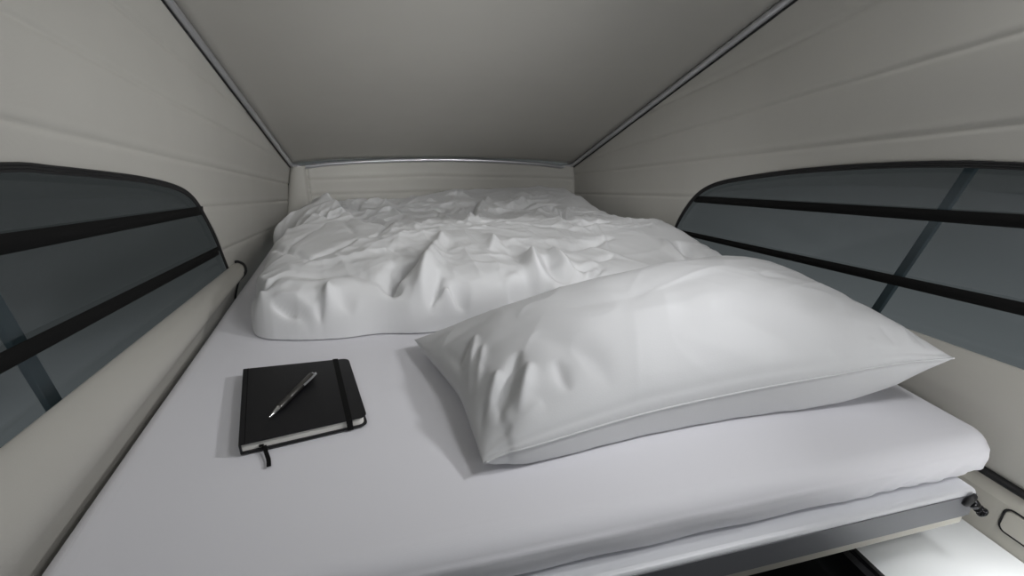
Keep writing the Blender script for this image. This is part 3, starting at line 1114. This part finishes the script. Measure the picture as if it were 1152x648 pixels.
for i in range(4):
    j = (i + 1) % 4
    a, b, c, d = 2 * i, 2 * i + 1, 2 * j + 1, 2 * j
    F += [(a, b, c, d), (a + 8, d + 8, c + 8, b + 8), (a, d, d + 8, a + 8), (b, b + 8, c + 8, c)]
link('elastic_band', V, F, M['band'], book, smooth=False)
# ribbon bookmark hanging out at the bottom edge
rp = [(nb(.155, .03, .0085)), nb(.157, -.004, .0083), on(296, 497, 2, .0072), on(299, 508, 2, .0035), on(302, 517, 2, .0022), on(302.5, 525, 2, .0016)]
rp = smooth_poly(rp, 4)
wv = np.array([.0030, .0006, 0])
V = []
for p in rp:
    V += [p - wv, p + wv, p + wv + (0, 0, .0006), p - wv + (0, 0, .0006)]
link('ribbon_bookmark', V, grid_faces(len(rp), 4, wrap_m=True) + [(0, 1, 2, 3), tuple(len(V) - 4 + k for k in range(4))], M['band'], book, smooth=False)

# pen
pr = .0052
ztop = NH + .0022
A = on(302.5, 470, 2, ztop + pr * .9)
Bp = on(352, 420.5, 2, ztop + pr)
ax = (Bp - A); Lp = np.linalg.norm(ax); ax = ax / Lp
sd = np.cross(ax, (0, 0, 1)); sd /= np.linalg.norm(sd); upv = np.cross(sd, ax)
pen = empty('pen', tuple((A + Bp) / 2 - np.array([0, 0, pr])))
tag(pen, 'gunmetal ballpoint pen resting diagonally on the black notebook', 'pen')
g = lambda t: A + ax * Lp * t


def lathe(ts, rs, seg=20):
    return tube([g(t) for t in ts], rs, seg)


link('barrel', *lathe([.20, .205, .40, .41, .415, .42, .95, .965, .972], [.0046, .0050, .0053, .0053, .0050, .0054, .0054, .0050, .0044]), M['pen'], pen)
link('tip', *lathe([0, .005, .03, .035, .12, .195, .20], [.0006, .0008, .0011, .0018, .0033, .0046, .0045]), M['chrome'], pen, )
link('push_button', *lathe([.972, .975, .995, 1.0], [.0034, .0036, .0036, .0028]), M['chrome'], pen)
cl = []
cdir = sd * .92 + upv * .38
cdir /= np.linalg.norm(cdir)
cs = np.cross(cdir, ax)
for t, h0 in ((.99, .0046), (.985, .0085), (.95, .0092), (.80, .0088), (.72, .0078), (.69, .0058)):
    c = g(t) + cdir * h0
    for sx, sh_ in ((-1, 0), (1, 0), (1, 1), (-1, 1)):
        cl.append(c + cs * sx * .0019 + cdir * sh_ * .0011)
link('clip', cl, grid_faces(6, 4, wrap_m=True) + [(0, 1, 2, 3), (20, 21, 22, 23)], M['chrome'], pen, smooth=False)

# ------------------------------------------------------------------ light
w = bpy.data.worlds.new('world'); scene.world = w; w.use_nodes = True
nt = w.node_tree
bg = nt.nodes['Background']
tc = nt.nodes.new('ShaderNodeTexCoord'); sp = nt.nodes.new('ShaderNodeSeparateXYZ')
mr = nt.nodes.new('ShaderNodeMapRange'); mr.inputs[1].default_value = 0.19; mr.inputs[2].default_value = .5; mr.interpolation_type = 'SMOOTHSTEP'
cr = nt.nodes.new('ShaderNodeMixRGB')
cr.inputs[1].default_value = (.055, .061, .062, 1); cr.inputs[2].default_value = (.19, .211, .221, 1)
nt.links.new(tc.outputs['Generated'], sp.inputs[0])
m1 = nt.nodes.new('ShaderNodeMath'); m1.operation = 'MULTIPLY'; m1.inputs[1].default_value = .12
m2 = nt.nodes.new('ShaderNodeMath'); m2.operation = 'SUBTRACT'
nt.links.new(sp.outputs[0], m1.inputs[0]); nt.links.new(m1.outputs[0], m2.inputs[0]); nt.links.new(sp.outputs[2], m2.inputs[1])
nt.links.new(m2.outputs[0], mr.inputs[0])
nt.links.new(mr.outputs[0], cr.inputs[0]); nt.links.new(cr.outputs[0], bg.inputs[0])
bg.inputs[1].default_value = 1.08


def area(name, loc, target, size, energy, col=(1, 1, 1), size_y=None, spread=180):
    l = bpy.data.lights.new(name, 'AREA'); l.energy = energy; l.color = col
    l.shape = 'RECTANGLE'; l.size = size; l.size_y = size_y or size
    l.spread = math.radians(spread)
    o = bpy.data.objects.new(name, l); COL.objects.link(o)
    o.location = loc
    o.rotation_euler = (Vector(target) - Vector(loc)).to_track_quat('-Z', 'Y').to_euler()
    return o


area('overhead_light', (.76, .16, 1.02), (.32, .9, 0), .20, 3.5, (.98, .985, 1))  # added main light overhead, out of view, no fixture modelled
area('key_lamp', (.90, .45, .68), (-.45, .85, 0), .08, .90, (.98, .985, 1), spread=85)
area('rear_fill', (.72, -.45, .98), (-.05, 2.3, .27), .12, .40, (.985, .99, 1), spread=26)  # added narrow beam to lift the rear wall, source unseen
area('deep_fill', (-.1, -.45, 1.1), (.7, 1.45, .1), .2, .45, (.985, .99, 1), spread=28)  # added light reaching the right side of the duvet
area('worktop_fill', (.86, .12, .26), (.85, .17, -.21), .16, 1.0, spread=60)  # added to brighten the worktop, not a fitting of the van
area('side_fill', (-.25, .1, .9), (-.42, 1.0, 0), .2, .22, spread=70)  # added fill for the left side of the bed
area('wall_fill', (.75, -.4, .85), (-.43, 1.55, .35), .2, .26, spread=32)  # added fill aimed at the left canvas, nothing is mounted here
area('front_fill', (.8, -.5, .55), (.15, 1.3, .08), .3, .30, (.985, .99, 1), spread=50)  # added frontal fill for the faces of duvet and pillow
area('corner_fill', (.4, -.45, .25), (1.0, .45, .0), .2, .40, spread=50)  # unseen fill added for the lower right corner
area('ceiling_wash', (.0, -.4, .5), (.1, 1.6, .65), .25, .32, spread=40)  # unseen light added to brighten the ceiling

scene.view_settings.view_transform = 'Standard'
scene.view_settings.look = 'None'
scene.view_settings.gamma = 1
scene.view_settings.use_curve_mapping = False
scene.view_settings.exposure = 0.0
